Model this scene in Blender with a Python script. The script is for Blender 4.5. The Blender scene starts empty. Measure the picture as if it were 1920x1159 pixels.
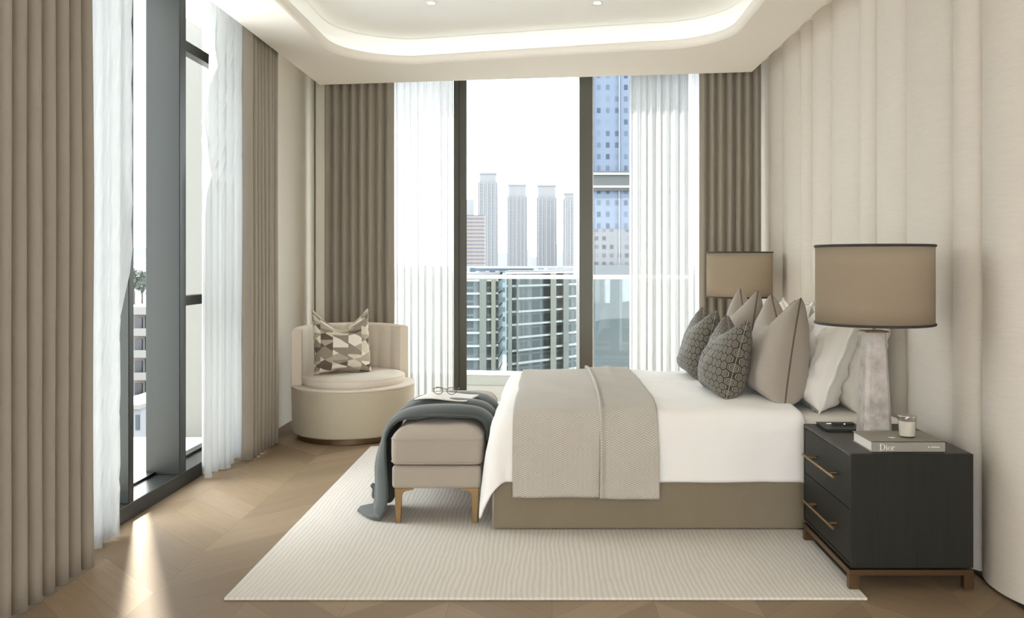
import bpy, bmesh, math, random
from mathutils import Vector, Matrix, noise
random.seed(7)
C = bpy.context.scene.collection
S = bpy.context.scene
PI = math.pi
F, VX, VY, H = 1600.0, 1030.0, 490.0, 1.3      # focal length in px, vanishing point, eye height

# ---------------------------------------------------------------- camera
cam = bpy.data.cameras.new('camera')
cam_o = bpy.data.objects.new('camera', cam); C.objects.link(cam_o)
cam.sensor_width = 36.0; cam.lens = F / 1920 * 36
cam_o.location = (0, 0, H); cam_o.rotation_euler = (PI/2, 0, 0)
cam.shift_x = (960 - VX) / 1920; cam.shift_y = (VY - 579.5) / 1920
cam.clip_start = 0.05; cam.clip_end = 6000
S.camera = cam_o
# ---------------------------------------------------------------- light
w = bpy.data.worlds.new('sky'); S.world = w; w.use_nodes = True
bg = w.node_tree.nodes['Background']
bg.inputs['Color'].default_value = (0.935, 0.965, 1.0, 1); bg.inputs['Strength'].default_value = 6.5
sun = bpy.data.lights.new('sun', 'SUN'); sun.energy = 13; sun.angle = math.radians(3.4); sun.color = (1.0, .93, .82)
sun_o = bpy.data.objects.new('sun', sun); C.objects.link(sun_o)
sun_o.rotation_euler = Vector((.435, -.90, -1.12)).to_track_quat('-Z', 'Y').to_euler()
S.view_settings.view_transform = 'Standard'; S.view_settings.look = 'None'
S.view_settings.gamma = 1; S.view_settings.use_curve_mapping = False
S.view_settings.exposure = 0.30
S.cycles.max_bounces = 10; S.cycles.diffuse_bounces = 6; S.cycles.transparent_max_bounces = 24
S.cycles.transmission_bounces = 8
S.cycles.sample_clamp_indirect = 6; S.cycles.use_denoising = True
S.cycles.caustics_reflective = False; S.cycles.caustics_refractive = False

# ---------------------------------------------------------------- helpers
def srgb(h):
    h = h.lstrip('#'); r = [int(h[i:i+2], 16)/255 for i in (0, 2, 4)]
    return tuple(c/12.92 if c <= .04045 else ((c+.055)/1.055)**2.4 for c in r) + (1,)

class NT:
    """small node tree helper"""
    def __init__(s, name):
        s.m = bpy.data.materials.new(name); s.m.use_nodes = True
        s.t = s.m.node_tree; s.p = s.t.nodes['Principled BSDF']; s.out = s.t.nodes['Material Output']
    def n(s, typ, **kw):
        nd = s.t.nodes.new(typ)
        for k, v in kw.items(): setattr(nd, k, v)
        return nd
    def put(s, sock, v):
        if isinstance(v, bpy.types.NodeSocket): s.t.links.new(v, sock)
        else: sock.default_value = v
    def math(s, op, a, b=0.0, c=0.0):
        nd = s.n('ShaderNodeMath', operation=op)
        s.put(nd.inputs[0], a); s.put(nd.inputs[1], b); s.put(nd.inputs[2], c)
        return nd.outputs[0]
    def coord(s, kind='Object', scale=(1, 1, 1), rot=(0, 0, 0)):
        tc = s.n('ShaderNodeTexCoord'); mp = s.n('ShaderNodeMapping')
        s.t.links.new(tc.outputs[kind], mp.inputs['Vector'])
        mp.inputs['Scale'].default_value = scale; mp.inputs['Rotation'].default_value = rot
        return mp.outputs[0]
    def sep(s, v):
        nd = s.n('ShaderNodeSeparateXYZ'); s.put(nd.inputs[0], v); return nd.outputs
    def comb(s, x, y, z=0.0):
        nd = s.n('ShaderNodeCombineXYZ')
        for i, v in enumerate((x, y, z)): s.put(nd.inputs[i], v)
        return nd.outputs[0]
    def noise(s, vec, scale, detail=3.0, rough=.5):
        nd = s.n('ShaderNodeTexNoise'); s.put(nd.inputs['Vector'], vec)
        nd.inputs['Scale'].default_value = scale; nd.inputs['Detail'].default_value = detail
        nd.inputs['Roughness'].default_value = rough
        return nd.outputs['Fac']
    def white(s, vec):
        nd = s.n('ShaderNodeTexWhiteNoise', noise_dimensions='3D'); s.put(nd.inputs['Vector'], vec); return nd.outputs['Value']
    def ramp(s, fac, stops, interp='LINEAR'):
        nd = s.n('ShaderNodeValToRGB'); s.put(nd.inputs[0], fac); cr = nd.color_ramp; cr.interpolation = interp
        while len(cr.elements) < len(stops): cr.elements.new(.5)
        for e, (p, c) in zip(cr.elements, stops): e.position = p; e.color = c if len(c) == 4 else tuple(c)+(1,)
        return nd.outputs[0]
    def mix(s, fac, a, b):
        nd = s.n('ShaderNodeMix', data_type='RGBA'); s.put(nd.inputs[0], fac); s.put(nd.inputs[6], a); s.put(nd.inputs[7], b)
        return nd.outputs[2]
    def bump(s, h, strength=.3, dist=.002):
        nd = s.n('ShaderNodeBump'); s.put(nd.inputs['Height'], h)
        nd.inputs['Strength'].default_value = strength; nd.inputs['Distance'].default_value = dist
        s.t.links.new(nd.outputs[0], s.p.inputs['Normal'])
    def base(s, c): s.put(s.p.inputs['Base Color'], c)
    def rough(s, r): s.put(s.p.inputs['Roughness'], r)

def shade(c, k): return tuple(min(1, x*k) for x in c[:3]) + (1,)

def simple(name, col, rough=.6, metal=0.0, bumpy=0.0, scale=60):
    n = NT(name); n.base(srgb(col)); n.rough(rough); n.p.inputs['Metallic'].default_value = metal
    if bumpy:
        f = n.noise(n.coord(), scale, 3); n.bump(f, bumpy, .003)
        n.base(n.mix(f, shade(srgb(col), .94), shade(srgb(col), 1.06)))
    return n.m

def fabric(name, col, var=.12, scale=(300, 300, 300), mott=9, bump=.35, rough=.92, sheen=.15, kind='Object'):
    n = NT(name); c = srgb(col)
    v = n.coord(kind, scale); f = n.noise(v, 1.0, 2.0, .6)
    g = n.noise(n.coord(kind), mott, 4.0, .6)
    a = n.mix(f, shade(c, 1-var), shade(c, 1+var))
    n.base(n.mix(n.math('MULTIPLY', g, .5), a, shade(c, .84)))
    n.rough(rough); n.p.inputs['Sheen Weight'].default_value = sheen
    n.p.inputs['Specular IOR Level'].default_value = .2
    n.bump(f, bump, .002)
    return n.m

class MB:
    def __init__(s): s.v = []; s.f = []; s.uv = {}
    def add(s, vs, fs, uvs=None):
        o = len(s.v); s.v += [tuple(v) for v in vs]
        for k, f in enumerate(fs):
            if uvs: s.uv[len(s.f)] = [uvs[i] for i in f]
            s.f.append(tuple(i+o for i in f))
        return s
    def box(s, x0, x1, y0, y1, z0, z1, fn=None):
        vs = [(x, y, z) for x in (x0, x1) for y in (y0, y1) for z in (z0, z1)]
        if fn: vs = [fn(*v) for v in vs]
        return s.add(vs, [(0,1,3,2),(4,6,7,5),(0,4,5,1),(2,3,7,6),(0,2,6,4),(1,5,7,3)])
    def hexa(s, bot, top):            # two quads
        return s.add(list(bot)+list(top), [(3,2,1,0),(4,5,6,7),(0,1,5,4),(1,2,6,5),(2,3,7,6),(3,0,4,7)])
    def prism(s, pts, z0, z1, fn=None):
        n = len(pts); fn = fn or (lambda a, b, c: (a, b, c))
        vs = [fn(x, y, z0) for x, y in pts] + [fn(x, y, z1) for x, y in pts]
        return s.add(vs, [tuple(range(n-1, -1, -1)), tuple(range(n, 2*n))] + [(i, (i+1) % n, n+(i+1) % n, n+i) for i in range(n)])
    def lathe(s, prof, seg=48, c=(0, 0, 0)):      # prof = [(r, z)]
        vs = []; fs = []
        m = len(prof)
        for i in range(seg):
            a = 2*PI*i/seg
            for r, z in prof: vs.append((c[0]+r*math.cos(a), c[1]+r*math.sin(a), c[2]+z))
        for i in range(seg):
            j = (i+1) % seg
            for k in range(m-1): fs.append((i*m+k, j*m+k, j*m+k+1, i*m+k+1))
        if prof[0][0] > 1e-6: fs.append(tuple(i*m for i in range(seg))[::-1])
        if prof[-1][0] > 1e-6: fs.append(tuple(i*m+m-1 for i in range(seg)))
        return s.add(vs, fs)
    def tube(s, pts, r, seg=8, closed=False):
        pts = [Vector(p) for p in pts]; n = len(pts); vs = []; fs = []
        rr = r if callable(r) else (lambda t: r)
        up = None
        for i, p in enumerate(pts):
            a = pts[i-1] if (i > 0 or closed) else p
            b = pts[(i+1) % n] if (i < n-1 or closed) else p
            t = (b-a).normalized()
            if up is None: up = Vector((0, 0, 1)) if abs(t.z) < .9 else Vector((1, 0, 0))
            x = t.cross(up).normalized(); y = x.cross(t).normalized(); up = y
            for k in range(seg):
                q = 2*PI*k/seg; vs.append(p + (x*math.cos(q) + y*math.sin(q))*rr(i/max(1, n-1)))
        m = n if closed else n-1
        for i in range(m):
            j = (i+1) % n
            for k in range(seg): fs.append((i*seg+k, i*seg+(k+1) % seg, j*seg+(k+1) % seg, j*seg+k))
        if not closed: fs += [tuple(range(seg))[::-1], tuple((n-1)*seg+k for k in range(seg))]
        return s.add(vs, fs)
    def grid(s, fn, nu, nv, us=1.0, vs_=1.0, flip=False):
        vs = []; uv = []
        for i in range(nu+1):
            for j in range(nv+1):
                vs.append(fn(i/nu, j/nv)); uv.append((i/nu*us, j/nv*vs_))
        fs = []
        for i in range(nu):
            for j in range(nv):
                a = i*(nv+1)+j; q = (a, a+nv+1, a+nv+2, a+1)
                fs.append(q[::-1] if flip else q)
        return s.add(vs, fs, uv)
    def build(s, name, mat, parent=None, smooth=False, bevel=0, seg=2, solid=0, sub=0, merge=0, loc=None):
        me = bpy.data.meshes.new(name); me.from_pydata(s.v, [], s.f); me.update()
        if s.uv:
            l = me.uv_layers.new(name='UVMap')
            for p in me.polygons:
                u = s.uv.get(p.index)
                if u:
                    for li, c in zip(p.loop_indices, u): l.data[li].uv = c
        if merge:
            bm = bmesh.new(); bm.from_mesh(me); bmesh.ops.remove_doubles(bm, verts=bm.verts, dist=merge); bm.to_mesh(me); bm.free()
        o = bpy.data.objects.new(name, me); C.objects.link(o); me.materials.append(mat)
        if smooth:
            for p in me.polygons: p.use_smooth = True
            if smooth == 'auto':
                me.set_sharp_from_angle(angle=math.radians(40))
        if parent: o.parent = parent; o.matrix_parent_inverse = Matrix.Identity(4)
        if loc: o.location = loc
        if solid: md = o.modifiers.new('solid', 'SOLIDIFY'); md.thickness = solid; md.offset = -1
        if bevel:
            md = o.modifiers.new('bevel', 'BEVEL'); md.width = bevel; md.segments = seg; md.limit_method = 'ANGLE'; md.angle_limit = .6
            if not smooth:
                for p in me.polygons: p.use_smooth = True
                me.set_sharp_from_angle(angle=math.radians(40))
            w = o.modifiers.new('wn', 'WEIGHTED_NORMAL'); w.keep_sharp = True
        if sub: md = o.modifiers.new('sub', 'SUBSURF'); md.levels = sub; md.render_levels = sub
        return o

def tag(o, label=None, cat=None, group=None, kind=None):
    if label: o['label'] = label
    if cat: o['category'] = cat
    if group: o['group'] = group
    if kind: o['kind'] = kind
    return o
def empty(name, loc=(0, 0, 0), rz=0):
    o = bpy.data.objects.new(name, None); C.objects.link(o); o.location = loc; o.rotation_euler = (0, 0, rz)
    o.empty_display_size = .1
    return o
def copy_tree(o, parent=None):
    c = o.copy(); C.objects.link(c)
    if parent: c.parent = parent
    for ch in list(o.children): copy_tree(ch, c)
    return c
def smooth01(t): t = max(0, min(1, t)); return t*t*(3-2*t)
def nz(x, y, z=0): return noise.noise(Vector((x, y, z)))

# ---------------------------------------------------------------- materials
M = {}
M['wall'] = simple('plaster_wall', '#ddd7ca', .85, bumpy=.05, scale=200)
M['ceil'] = simple('ceiling_paint', '#f3f4f0', .9)
M['soffit'] = simple('soffit_paint', '#ebe5da', .9)
M['metal'] = simple('dark_window_metal', '#2d2e2b', .38, .6)
M['metal_in'] = simple('window_metal_inner', '#514f47', .42, .5)
M['bronze'] = simple('bronze', '#6f5942', .36, .85)
M['brass'] = simple('brushed_brass', '#8d7350', .38, .9)
M['brass_l'] = simple('bright_brass', '#c9a878', .25, .95)
M['black'] = simple('black_leather', '#131413', .45, 0, .2, 400)
M['silver'] = simple('silver', '#d8d8d6', .2, 1)
M['white_paint'] = simple('white_metal', '#f1f0ec', .5)
M['concrete'] = simple('balcony_tile', '#55534e', .95)
M['concrete'].node_tree.nodes['Principled BSDF'].inputs['Specular IOR Level'].default_value = 0
M['drape'] = fabric('taupe_drape', '#9b9285', .13, (120, 120, 700), 5, .35)
M['linen'] = fabric('duvet_linen', '#f1eee9', .03, (500, 500, 500), 4, .08, .95, .1)
M['pillow_w'] = fabric('white_pillowcase', '#e6e2da', .03, (400, 400, 400), 5, .1)
M['boucle'] = fabric('chair_cream', '#d3c8b8', .06, (200, 200, 200), 6, .2)
M['suede'] = fabric('chair_suede', '#b5aa94', .10, (90, 90, 90), 14, .35)
M['bench'] = fabric('bench_velvet', '#a79c8f', .06, (160, 160, 160), 10, .25)
M['bedbase'] = fabric('bed_base_fabric', '#857a66', .12, (260, 260, 260), 14, .4)
M['bedpipe'] = fabric('bed_piping', '#a2988a', .05)
M['beige'] = fabric('beige_cushion', '#a0968a', .24, (50, 260, 340), 9, .4)
M['brownpipe'] = simple('brown_piping', '#5f5648', .8)
M['greenthrow'] = fabric('grey_green_throw', '#454a47', .06, (260, 260, 260), 8, .25, .95, .35)
M['shade'] = None

# rug : ivory wool with wavering ribs running along the depth of the room
n = NT('rug_wool'); v = n.coord('Object', (1, 1, 1)); sx, sy, sz = n.sep(v)
wob = n.noise(n.comb(n.math('MULTIPLY', sx, 2.4), n.math('MULTIPLY', sy, 1.0)), 2.0, 4)
ph = n.math('ADD', n.math('MULTIPLY', sx, 290.0), n.math('MULTIPLY', wob, 16.0))
rb = n.math('MULTIPLY_ADD', n.math('SINE', ph), .5, .5)
fine = n.noise(v, 260, 3); brk = n.noise(n.comb(n.math('MULTIPLY', sx, 18.0), n.math('MULTIPLY', sy, 5.0)), 2.0, 3)
hgt = n.math('ADD', n.math('MULTIPLY', n.math('MULTIPLY', rb, brk), 1.2), n.math('MULTIPLY', fine, .7))
n.base(n.ramp(hgt, [(.1, srgb('#c5bdb2')), (.8, srgb('#d7d1c8'))])); n.rough(1.0); n.bump(hgt, .3, .003)
n.p.inputs['Specular IOR Level'].default_value = .1
M['rug'] = n.m

# floor : oak planks laid in chevron
n = NT('oak_chevron'); v = n.coord('Object'); sx, sy, sz = n.sep(v)
cx = n.math('DIVIDE', n.math('ADD', sx, 10.13), .78); fr = n.math('FRACT', cx)
tri = n.math('MULTIPLY', n.math('ABSOLUTE', n.math('SUBTRACT', fr, .5)), .78)
yy = n.math('DIVIDE', n.math('ADD', n.math('ADD', sy, tri), 20.0), .235)
pid = n.math('FLOOR', yy); half = n.math('FLOOR', n.math('MULTIPLY', cx, 2.0))
rnd = n.white(n.comb(half, pid))
gv = n.comb(n.math('MULTIPLY', sx, 3.0), n.math('MULTIPLY', yy, 5.0), rnd)
gr = n.noise(gv, 2.2, 6, .62)
c1 = n.ramp(rnd, [(0, srgb('#836f58')), (.5, srgb('#917b61')), (1, srgb('#9f896f'))])
c2 = n.mix(n.math('MULTIPLY', gr, .55), c1, srgb('#7b6850'))
e1 = n.math('ABSOLUTE', n.math('SUBTRACT', n.math('FRACT', yy), .5)); 
e2 = n.math('ABSOLUTE', n.math('SUBTRACT', n.math('FRACT', n.math('MULTIPLY', cx, 2.0)), .5))
seam = n.math('MAXIMUM', n.math('GREATER_THAN', e1, .4915), n.math('GREATER_THAN', e2, .4965))
n.base(n.mix(n.math('MULTIPLY', seam, .35), c2, srgb('#54452f'))); n.rough(n.math('MULTIPLY_ADD', gr, .2, .42)); n.bump(gr, .08, .002)
n.p.inputs['Specular IOR Level'].default_value = .35
M['floor'] = n.m

# linen wall panel cloth : horizontal slubs
n = NT('wall_panel_linen'); c = srgb('#d0c8bc')
f1 = n.noise(n.coord('Object', (1, 9, 330)), 1.0, 3, .65); f2 = n.noise(n.coord('Object', (1, 400, 60)), 1.0, 2)
f = n.math('ADD', n.math('MULTIPLY', f1, .7), n.math('MULTIPLY', f2, .3))
n.base(n.mix(f, shade(c, .85), shade(c, 1.14))); n.rough(.85); n.bump(f, .5, .002); n.p.inputs['Specular IOR Level'].default_value = .25
M['panel'] = n.m

# lamp shade linen, lets some light through
n = NT('shade_linen'); c = srgb('#b0a18c')
f = n.noise(n.coord('Object', (60, 60, 420)), 1.0, 3, .6)
colr = n.mix(f, shade(c, .9), shade(c, 1.1)); n.base(colr); n.rough(.9); n.bump(f, .3, .001)
tr = n.n('ShaderNodeBsdfTranslucent'); tr.inputs[0].default_value = srgb('#d9d0c1')
mx = n.n('ShaderNodeMixShader'); mx.inputs[0].default_value = .5
n.t.links.new(n.p.outputs[0], mx.inputs[1]); n.t.links.new(tr.outputs[0], mx.inputs[2]); n.t.links.new(mx.outputs[0], n.out.inputs[0])
M['shade'] = n.m

# sheer curtain voile
n = NT('sheer_voile'); sx, sy, sz = n.sep(n.coord('UV'))
f = n.noise(n.comb(n.math('MULTIPLY', sx, 60.0), n.math('MULTIPLY', sy, .3)), 3.0, 3, .7)
n.base(srgb('#eeeeea')); n.rough(.9)
tr = n.n('ShaderNodeBsdfTranslucent'); tr.inputs[0].default_value = srgb('#929495')
tp = n.n('ShaderNodeBsdfTransparent')
m1 = n.n('ShaderNodeMixShader'); m1.inputs[0].default_value = .55
n.t.links.new(n.p.outputs[0], m1.inputs[1]); n.t.links.new(tr.outputs[0], m1.inputs[2])
m2 = n.n('ShaderNodeMixShader'); n.put(m2.inputs[0], n.math('MULTIPLY_ADD', f, .16, -.01))
n.t.links.new(m1.outputs[0], m2.inputs[1]); n.t.links.new(tp.outputs[0], m2.inputs[2]); n.t.links.new(m2.outputs[0], n.out.inputs[0])
M['sheer'] = n.m

def glass(name, tint, gl=.06):
    n = NT(name); tp = n.n('ShaderNodeBsdfTransparent'); tp.inputs[0].default_value = srgb(tint)
    gs = n.n('ShaderNodeBsdfGlossy'); gs.inputs['Roughness'].default_value = .02
    mx = n.n('ShaderNodeMixShader'); mx.inputs[0].default_value = gl
    n.t.links.new(tp.outputs[0], mx.inputs[1]); n.t.links.new(gs.outputs[0], mx.inputs[2]); n.t.links.new(mx.outputs[0], n.out.inputs[0])
    return n.m
M['glass'] = glass('window_glass', '#fbfdfd', .015)
M['railglass'] = glass('balustrade_glass', '#eef4f3', .05)
M['clear'] = glass('clear_glass', '#f7f7f5', .10)

# herringbone knit throw (UV in metres)
n = NT('herringbone_throw'); sx, sy, sz = n.sep(n.coord('UV'))
u = n.math('MULTIPLY', sx, 42.0); z = n.math('MULTIPLY', n.math('ABSOLUTE', n.math('SUBTRACT', n.math('FRACT', u), .5)), 2.0)
st = n.math('MULTIPLY_ADD', n.math('SINE', n.math('MULTIPLY', n.math('ADD', n.math('MULTIPLY', sy, 95.0), z), 2*PI)), .5, .5)
g = n.noise(n.coord('UV'), 12, 4)
cc = n.mix(st, srgb('#989187'), srgb('#d6d0c6'))
n.base(n.mix(n.math('MULTIPLY', g, .35), cc, srgb('#b5aea4'))); n.rough(.95); n.bump(st, .5, .003); n.p.inputs['Specular IOR Level'].default_value = .15
M['knit'] = n.m

# dark cushion : concentric hexagon line pattern (UV)
n = NT('hexagon_pattern'); v = n.coord('UV', (13.5, 15, 1))
R = (1.0, 1.7320508, 1.0); Hh = (.5, .8660254, 0)
def vm(n, op, a, b=None):
    nd = n.n('ShaderNodeVectorMath', operation=op); n.put(nd.inputs[0], a)
    if b is not None: n.put(nd.inputs[1], b)
    return nd
a = vm(n, 'SUBTRACT', vm(n, 'MODULO', vm(n, 'ADD', v, (20.0, 34.641016, 0)).outputs[0], R).outputs[0], Hh).outputs[0]
b = vm(n, 'SUBTRACT', vm(n, 'MODULO', vm(n, 'ADD', v, (20.5, 35.5070414, 0)).outputs[0], R).outputs[0], Hh).outputs[0]
la = vm(n, 'LENGTH', a).outputs['Value']; lb = vm(n, 'LENGTH', b).outputs['Value']
mm = n.n('ShaderNodeMix', data_type='VECTOR'); n.put(mm.inputs[0], n.math('LESS_THAN', lb, la)); n.put(mm.inputs[4], a); n.put(mm.inputs[5], b)
ab = vm(n, 'ABSOLUTE', mm.outputs[1]).outputs[0]; hx, hy, _ = n.sep(ab)
hd = n.math('MAXIMUM', hx, n.math('ADD', n.math('MULTIPLY', hx, .5), n.math('MULTIPLY', hy, .8660254)))
st = n.math('FRACT', n.math('MULTIPLY', hd, 6.0)); ln = n.math('LESS_THAN', st, .34)
g = n.noise(n.coord('Object'), 60, 4)
dk = n.mix(g, srgb('#322f29'), srgb('#3f3c34'))
n.base(n.mix(ln, dk, srgb('#a09a8b'))); n.rough(.8); n.bump(ln, .25, .001); n.p.inputs['Sheen Weight'].default_value = .1
M['hex'] = n.m

# chair cushion : faceted triangles and squares (UV)
n = NT('facet_pattern'); v = n.coord('UV', (4.3, 4.3, 1), (0, 0, .06)); sx, sy, sz = n.sep(v)
col = n.math('FLOOR', sx); sy2 = n.math('ADD', sy, n.math('MULTIPLY', n.math('FRACT', n.math('MULTIPLY', col, .5)), 1.0))
row = n.math('FLOOR', sy2); fx = n.math('FRACT', sx); fy = n.math('FRACT', sy2)
par = n.math('FRACT', n.math('MULTIPLY', n.math('ADD', row, col), .5))
d1 = n.math('GREATER_THAN', n.math('ADD', fx, n.math('MULTIPLY', fy, 1.6)), 1.35)
d2 = n.math('GREATER_THAN', n.math('MULTIPLY', fy, 1.3), n.math('ADD', n.math('MULTIPLY', fx, .55), .55))
cell = n.white(n.comb(col, row, n.math('ADD', d1, n.math('MULTIPLY', d2, 2.0))))
n.base(n.ramp(cell, [(0, srgb('#5b5144')), (.2, srgb('#8b8071')), (.42, srgb('#a99d8b')), (.62, srgb('#cdc3b0')), (.8, srgb('#e0d9ca'))], 'CONSTANT')); n.rough(.85)
M['facet'] = n.m

# marble lamp base
n = NT('grey_marble'); f = n.noise(n.coord('Object'), 9, 8, .65); f2 = n.noise(n.coord('Object', (1, 1, .6), (.3, .5, .2)), 22, 8, .7)
n.base(n.mix(n.math('POWER', f2, 1.6), n.ramp(f, [(.35, srgb('#a39a93')), (.5, srgb('#cac3bb')), (.66, srgb('#dad5ce'))]), srgb('#7c736c'))); n.rough(.42)
M['marble'] = n.m
# dark stained oak
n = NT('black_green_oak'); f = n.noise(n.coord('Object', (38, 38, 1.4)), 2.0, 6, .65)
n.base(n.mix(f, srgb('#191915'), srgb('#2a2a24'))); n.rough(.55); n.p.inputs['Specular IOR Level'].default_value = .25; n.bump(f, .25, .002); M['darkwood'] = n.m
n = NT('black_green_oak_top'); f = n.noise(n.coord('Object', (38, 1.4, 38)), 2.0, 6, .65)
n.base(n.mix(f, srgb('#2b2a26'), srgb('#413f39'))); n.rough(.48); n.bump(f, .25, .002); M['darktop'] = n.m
M['bookgrey'] = simple('book_cloth', '#8f8a80', .8, 0, .2, 700)
M['paper'] = simple('paper', '#e3dfd6', .8)
M['spinewhite'] = simple('book_lettering', '#efebe2', .6)
M['wax'] = simple('candle_wax', '#f3ece0', .5)
M['skirt'] = simple('shadow_skirting', '#2d251d', .7)
def emis(name, col, st):
    n = NT(name); e = n.n('ShaderNodeEmission'); e.inputs[0].default_value = srgb(col); e.inputs[1].default_value = st
    n.t.links.new(e.outputs[0], n.out.inputs[0]); return n.m
M['led'] = emis('led_strip', '#fffdf8', 2.3)
M['spot'] = emis('downlight_lens', '#fff4e2', 6)

# ================================================================ the room
XL, XR = -2.106, 1.755
def WY(x): return 7.75 - .138*(x + 2.106)
def struct(o): o['kind'] = 'structure'; return o

m = MB(); m.add([(-2.3, -2.6, 0), (1.95, -2.6, 0), (1.95, WY(1.95), 0), (-2.3, WY(-2.3), 0), (-2.3, -2.6, -.2), (1.95, -2.6, -.2), (1.95, WY(1.95), -.2), (-2.3, WY(-2.3), -.2)],
      [(0,1,2,3), (4,7,6,5), (0,4,5,1), (1,5,6,2), (2,6,7,3), (3,7,4,0)])
struct(m.build('floor', M['floor']))
# ceiling slab with a dropped soffit ring and a rounded tray
ZC, ZS = 2.94, 2.75
m = MB(); m.prism([(-2.45, -2.6), (2.0, -2.6), (2.0, WY(2)+.12), (-2.45, WY(-2.45)+.12)], ZC, ZC+.2)
ceil = struct(m.build('ceiling', M['ceil']))
def tray(off, N=14, r0=.5):
    x0, x1, y0 = -1.5-off, 1.17+off, -.9-off
    yb = lambda x: 6.06 - .155*(x+.26) + off
    pts = []; r = r0+off
    for cx_, cy_, a0 in ((x1-r, y0+r, -PI/2), (x1-r, yb(x1)-r, 0), (x0+r, yb(x0)-r, PI/2), (x0+r, y0+r, PI)):
        for k in range(N+1):
            a = a0 + PI/2*k/N; pts.append((cx_+r*math.cos(a), cy_+r*math.sin(a)))
    return pts
bm = bmesh.new()
inner = [bm.verts.new((x, y, ZS)) for x, y in tray(.03)]
outer = [bm.verts.new((x, y, ZS)) for x, y in ((-1.885, -2.6), (1.55, -2.6), (1.55, 6.535), (-1.885, 7.01))]
ed = [bm.edges.new((L[i], L[(i+1) % len(L)])) for L in (inner, outer) for i in range(len(L))]
bmesh.ops.triangle_fill(bm, use_beauty=True, edges=ed)
for f in bm.faces:
    if f.normal.z > 0: f.normal_flip()
ot = [bm.verts.new((v.co.x, v.co.y, ZC)) for v in outer]
for i in range(4): bm.faces.new((outer[i], outer[(i+1) % 4], ot[(i+1) % 4], ot[i]))
me = bpy.data.meshes.new('soffit'); bm.to_mesh(me); bm.free(); me.materials.append(M['soffit'])
so = bpy.data.objects.new('ceiling_soffit', me); C.objects.link(so); struct(so)
# bull-nosed lip, ledge and cove behind
prof = [(.03, ZS), (.012, ZS+.006), (.002, ZS+.022), (0, ZS+.04), (.004, ZS+.055), (.02, ZS+.062), (.11, ZS+.062)]
cove = [(.11, ZS+.062), (.11, ZC-.07), (.10, ZC-.04), (.075, ZC-.015), (.03, ZC-.002)]
for nm, pr, mt in (('lip', prof, M['soffit']), ('cove', cove, M['ceil'])):
    m = MB(); rings = [tray(o) for o, z in pr]; L = len(rings[0]); vs = [(x, y, pr[i][1]) for i, rg in enumerate(rings) for x, y in rg]
    fs = [(i*L+k, i*L+(k+1) % L, (i+1)*L+(k+1) % L, (i+1)*L+k) for i in range(len(pr)-1) for k in range(L)]
    m.add(vs, fs).build(nm, mt, so, smooth=True)
m = MB(); a_, b_ = tray(.06), tray(.085); L = len(a_)
m.add([(x, y, ZS+.068) for x, y in a_]+[(x, y, ZS+.068) for x, y in b_], [(k, (k+1) % L, L+(k+1) % L, L+k) for k in range(L)])
led = m.build('led_strip', M['led'], so)
m = MB(); m.box(1.552, 1.560, -2.5, 6.45, ZC-.05, ZC-.035); m.build('led_strip', M['led'], so)
m = MB(); m.box(-1.895, -1.887, 6.15, 6.95, ZC-.05, ZC-.035); m.build('led_strip', M['led'], so)
# two downlights
for i, (x, y) in enumerate(((-.75, 5.42), (.305, 5.42))):
    d = empty('downlight', (x, y, ZC)); tag(d, ('small recessed ceiling downlight above the foot bench side of the tray' if i == 0 else 'small recessed ceiling downlight above the bed in the tray'), 'downlight', 'ceiling downlights')
    MB().lathe([(.026, -.001), (.034, -.004), (.036, 0)], 24).build('trim_ring', M['white_paint'], d, smooth=True)
    MB().lathe([(0, -.0015), (.024, -.0015), (.024, -.0005)], 24).build('lens', M['spot'], d)

# left wall (solid stretches around the window)
m = MB(); m.box(-2.40, XL, -2.6, 2.2, 0, ZC); m.box(-2.40, XL, 5.9, WY(-2.2), 0, ZC); struct(m.build('wall_left', M['wall']))
m = MB(); m.box(XR+.045, 2.0, -2.6, WY(2.0)+.05, 0, ZC); wr = struct(m.build('wall_right', M['wall']))
m = MB(); m.box(XR+.015, XR+.045, -2.6, WY(1.8), 0, .013); m.build('shadow_plinth', M['skirt'], wr)  # skirting strip, shadow line under the panels put into its dark colour
# upholstered channel panels, widths repeat .51 / .38 / .235
wd = [.37, .235, .515]; ys = [3.162]
k = 0
while ys[-1] < 7.0: ys.append(ys[-1] + [.37, .237, .511, .377, .226, .517, .39, .236, .51, .377][k % 10]); k += 1
k = 0
while ys[0] > -1.5: ys.insert(0, ys[0] - [.511, .237, .377][k % 3]); k += 1
for y0, y1 in zip(ys[:-1], ys[1:]):
    y1 = min(y1, WY(1.755)-.02)
    def pf(u, v, y0=y0, y1=y1):
        e = abs(2*u-1); return (XR+.045 - .004 - .05*(1-e**2.0)**.75, y0+.001+(y1-y0-.002)*u, .015+(ZC-.015)*v)
    MB().grid(pf, 28, 2, flip=False).build('wall_panel', M['panel'], wr, smooth=True)
# rear of the room : unseen partition, its wide opening added to let sky light in
m = MB(); m.box(-2.4, -2.0, -2.75, -2.6, 0, ZC); m.box(1.6, 2.0, -2.75, -2.6, 0, ZC); m.box(-2.0, 1.6, -2.75, -2.6, 2.6, ZC)
struct(m.build('wall_rear', M['wall']))

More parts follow.
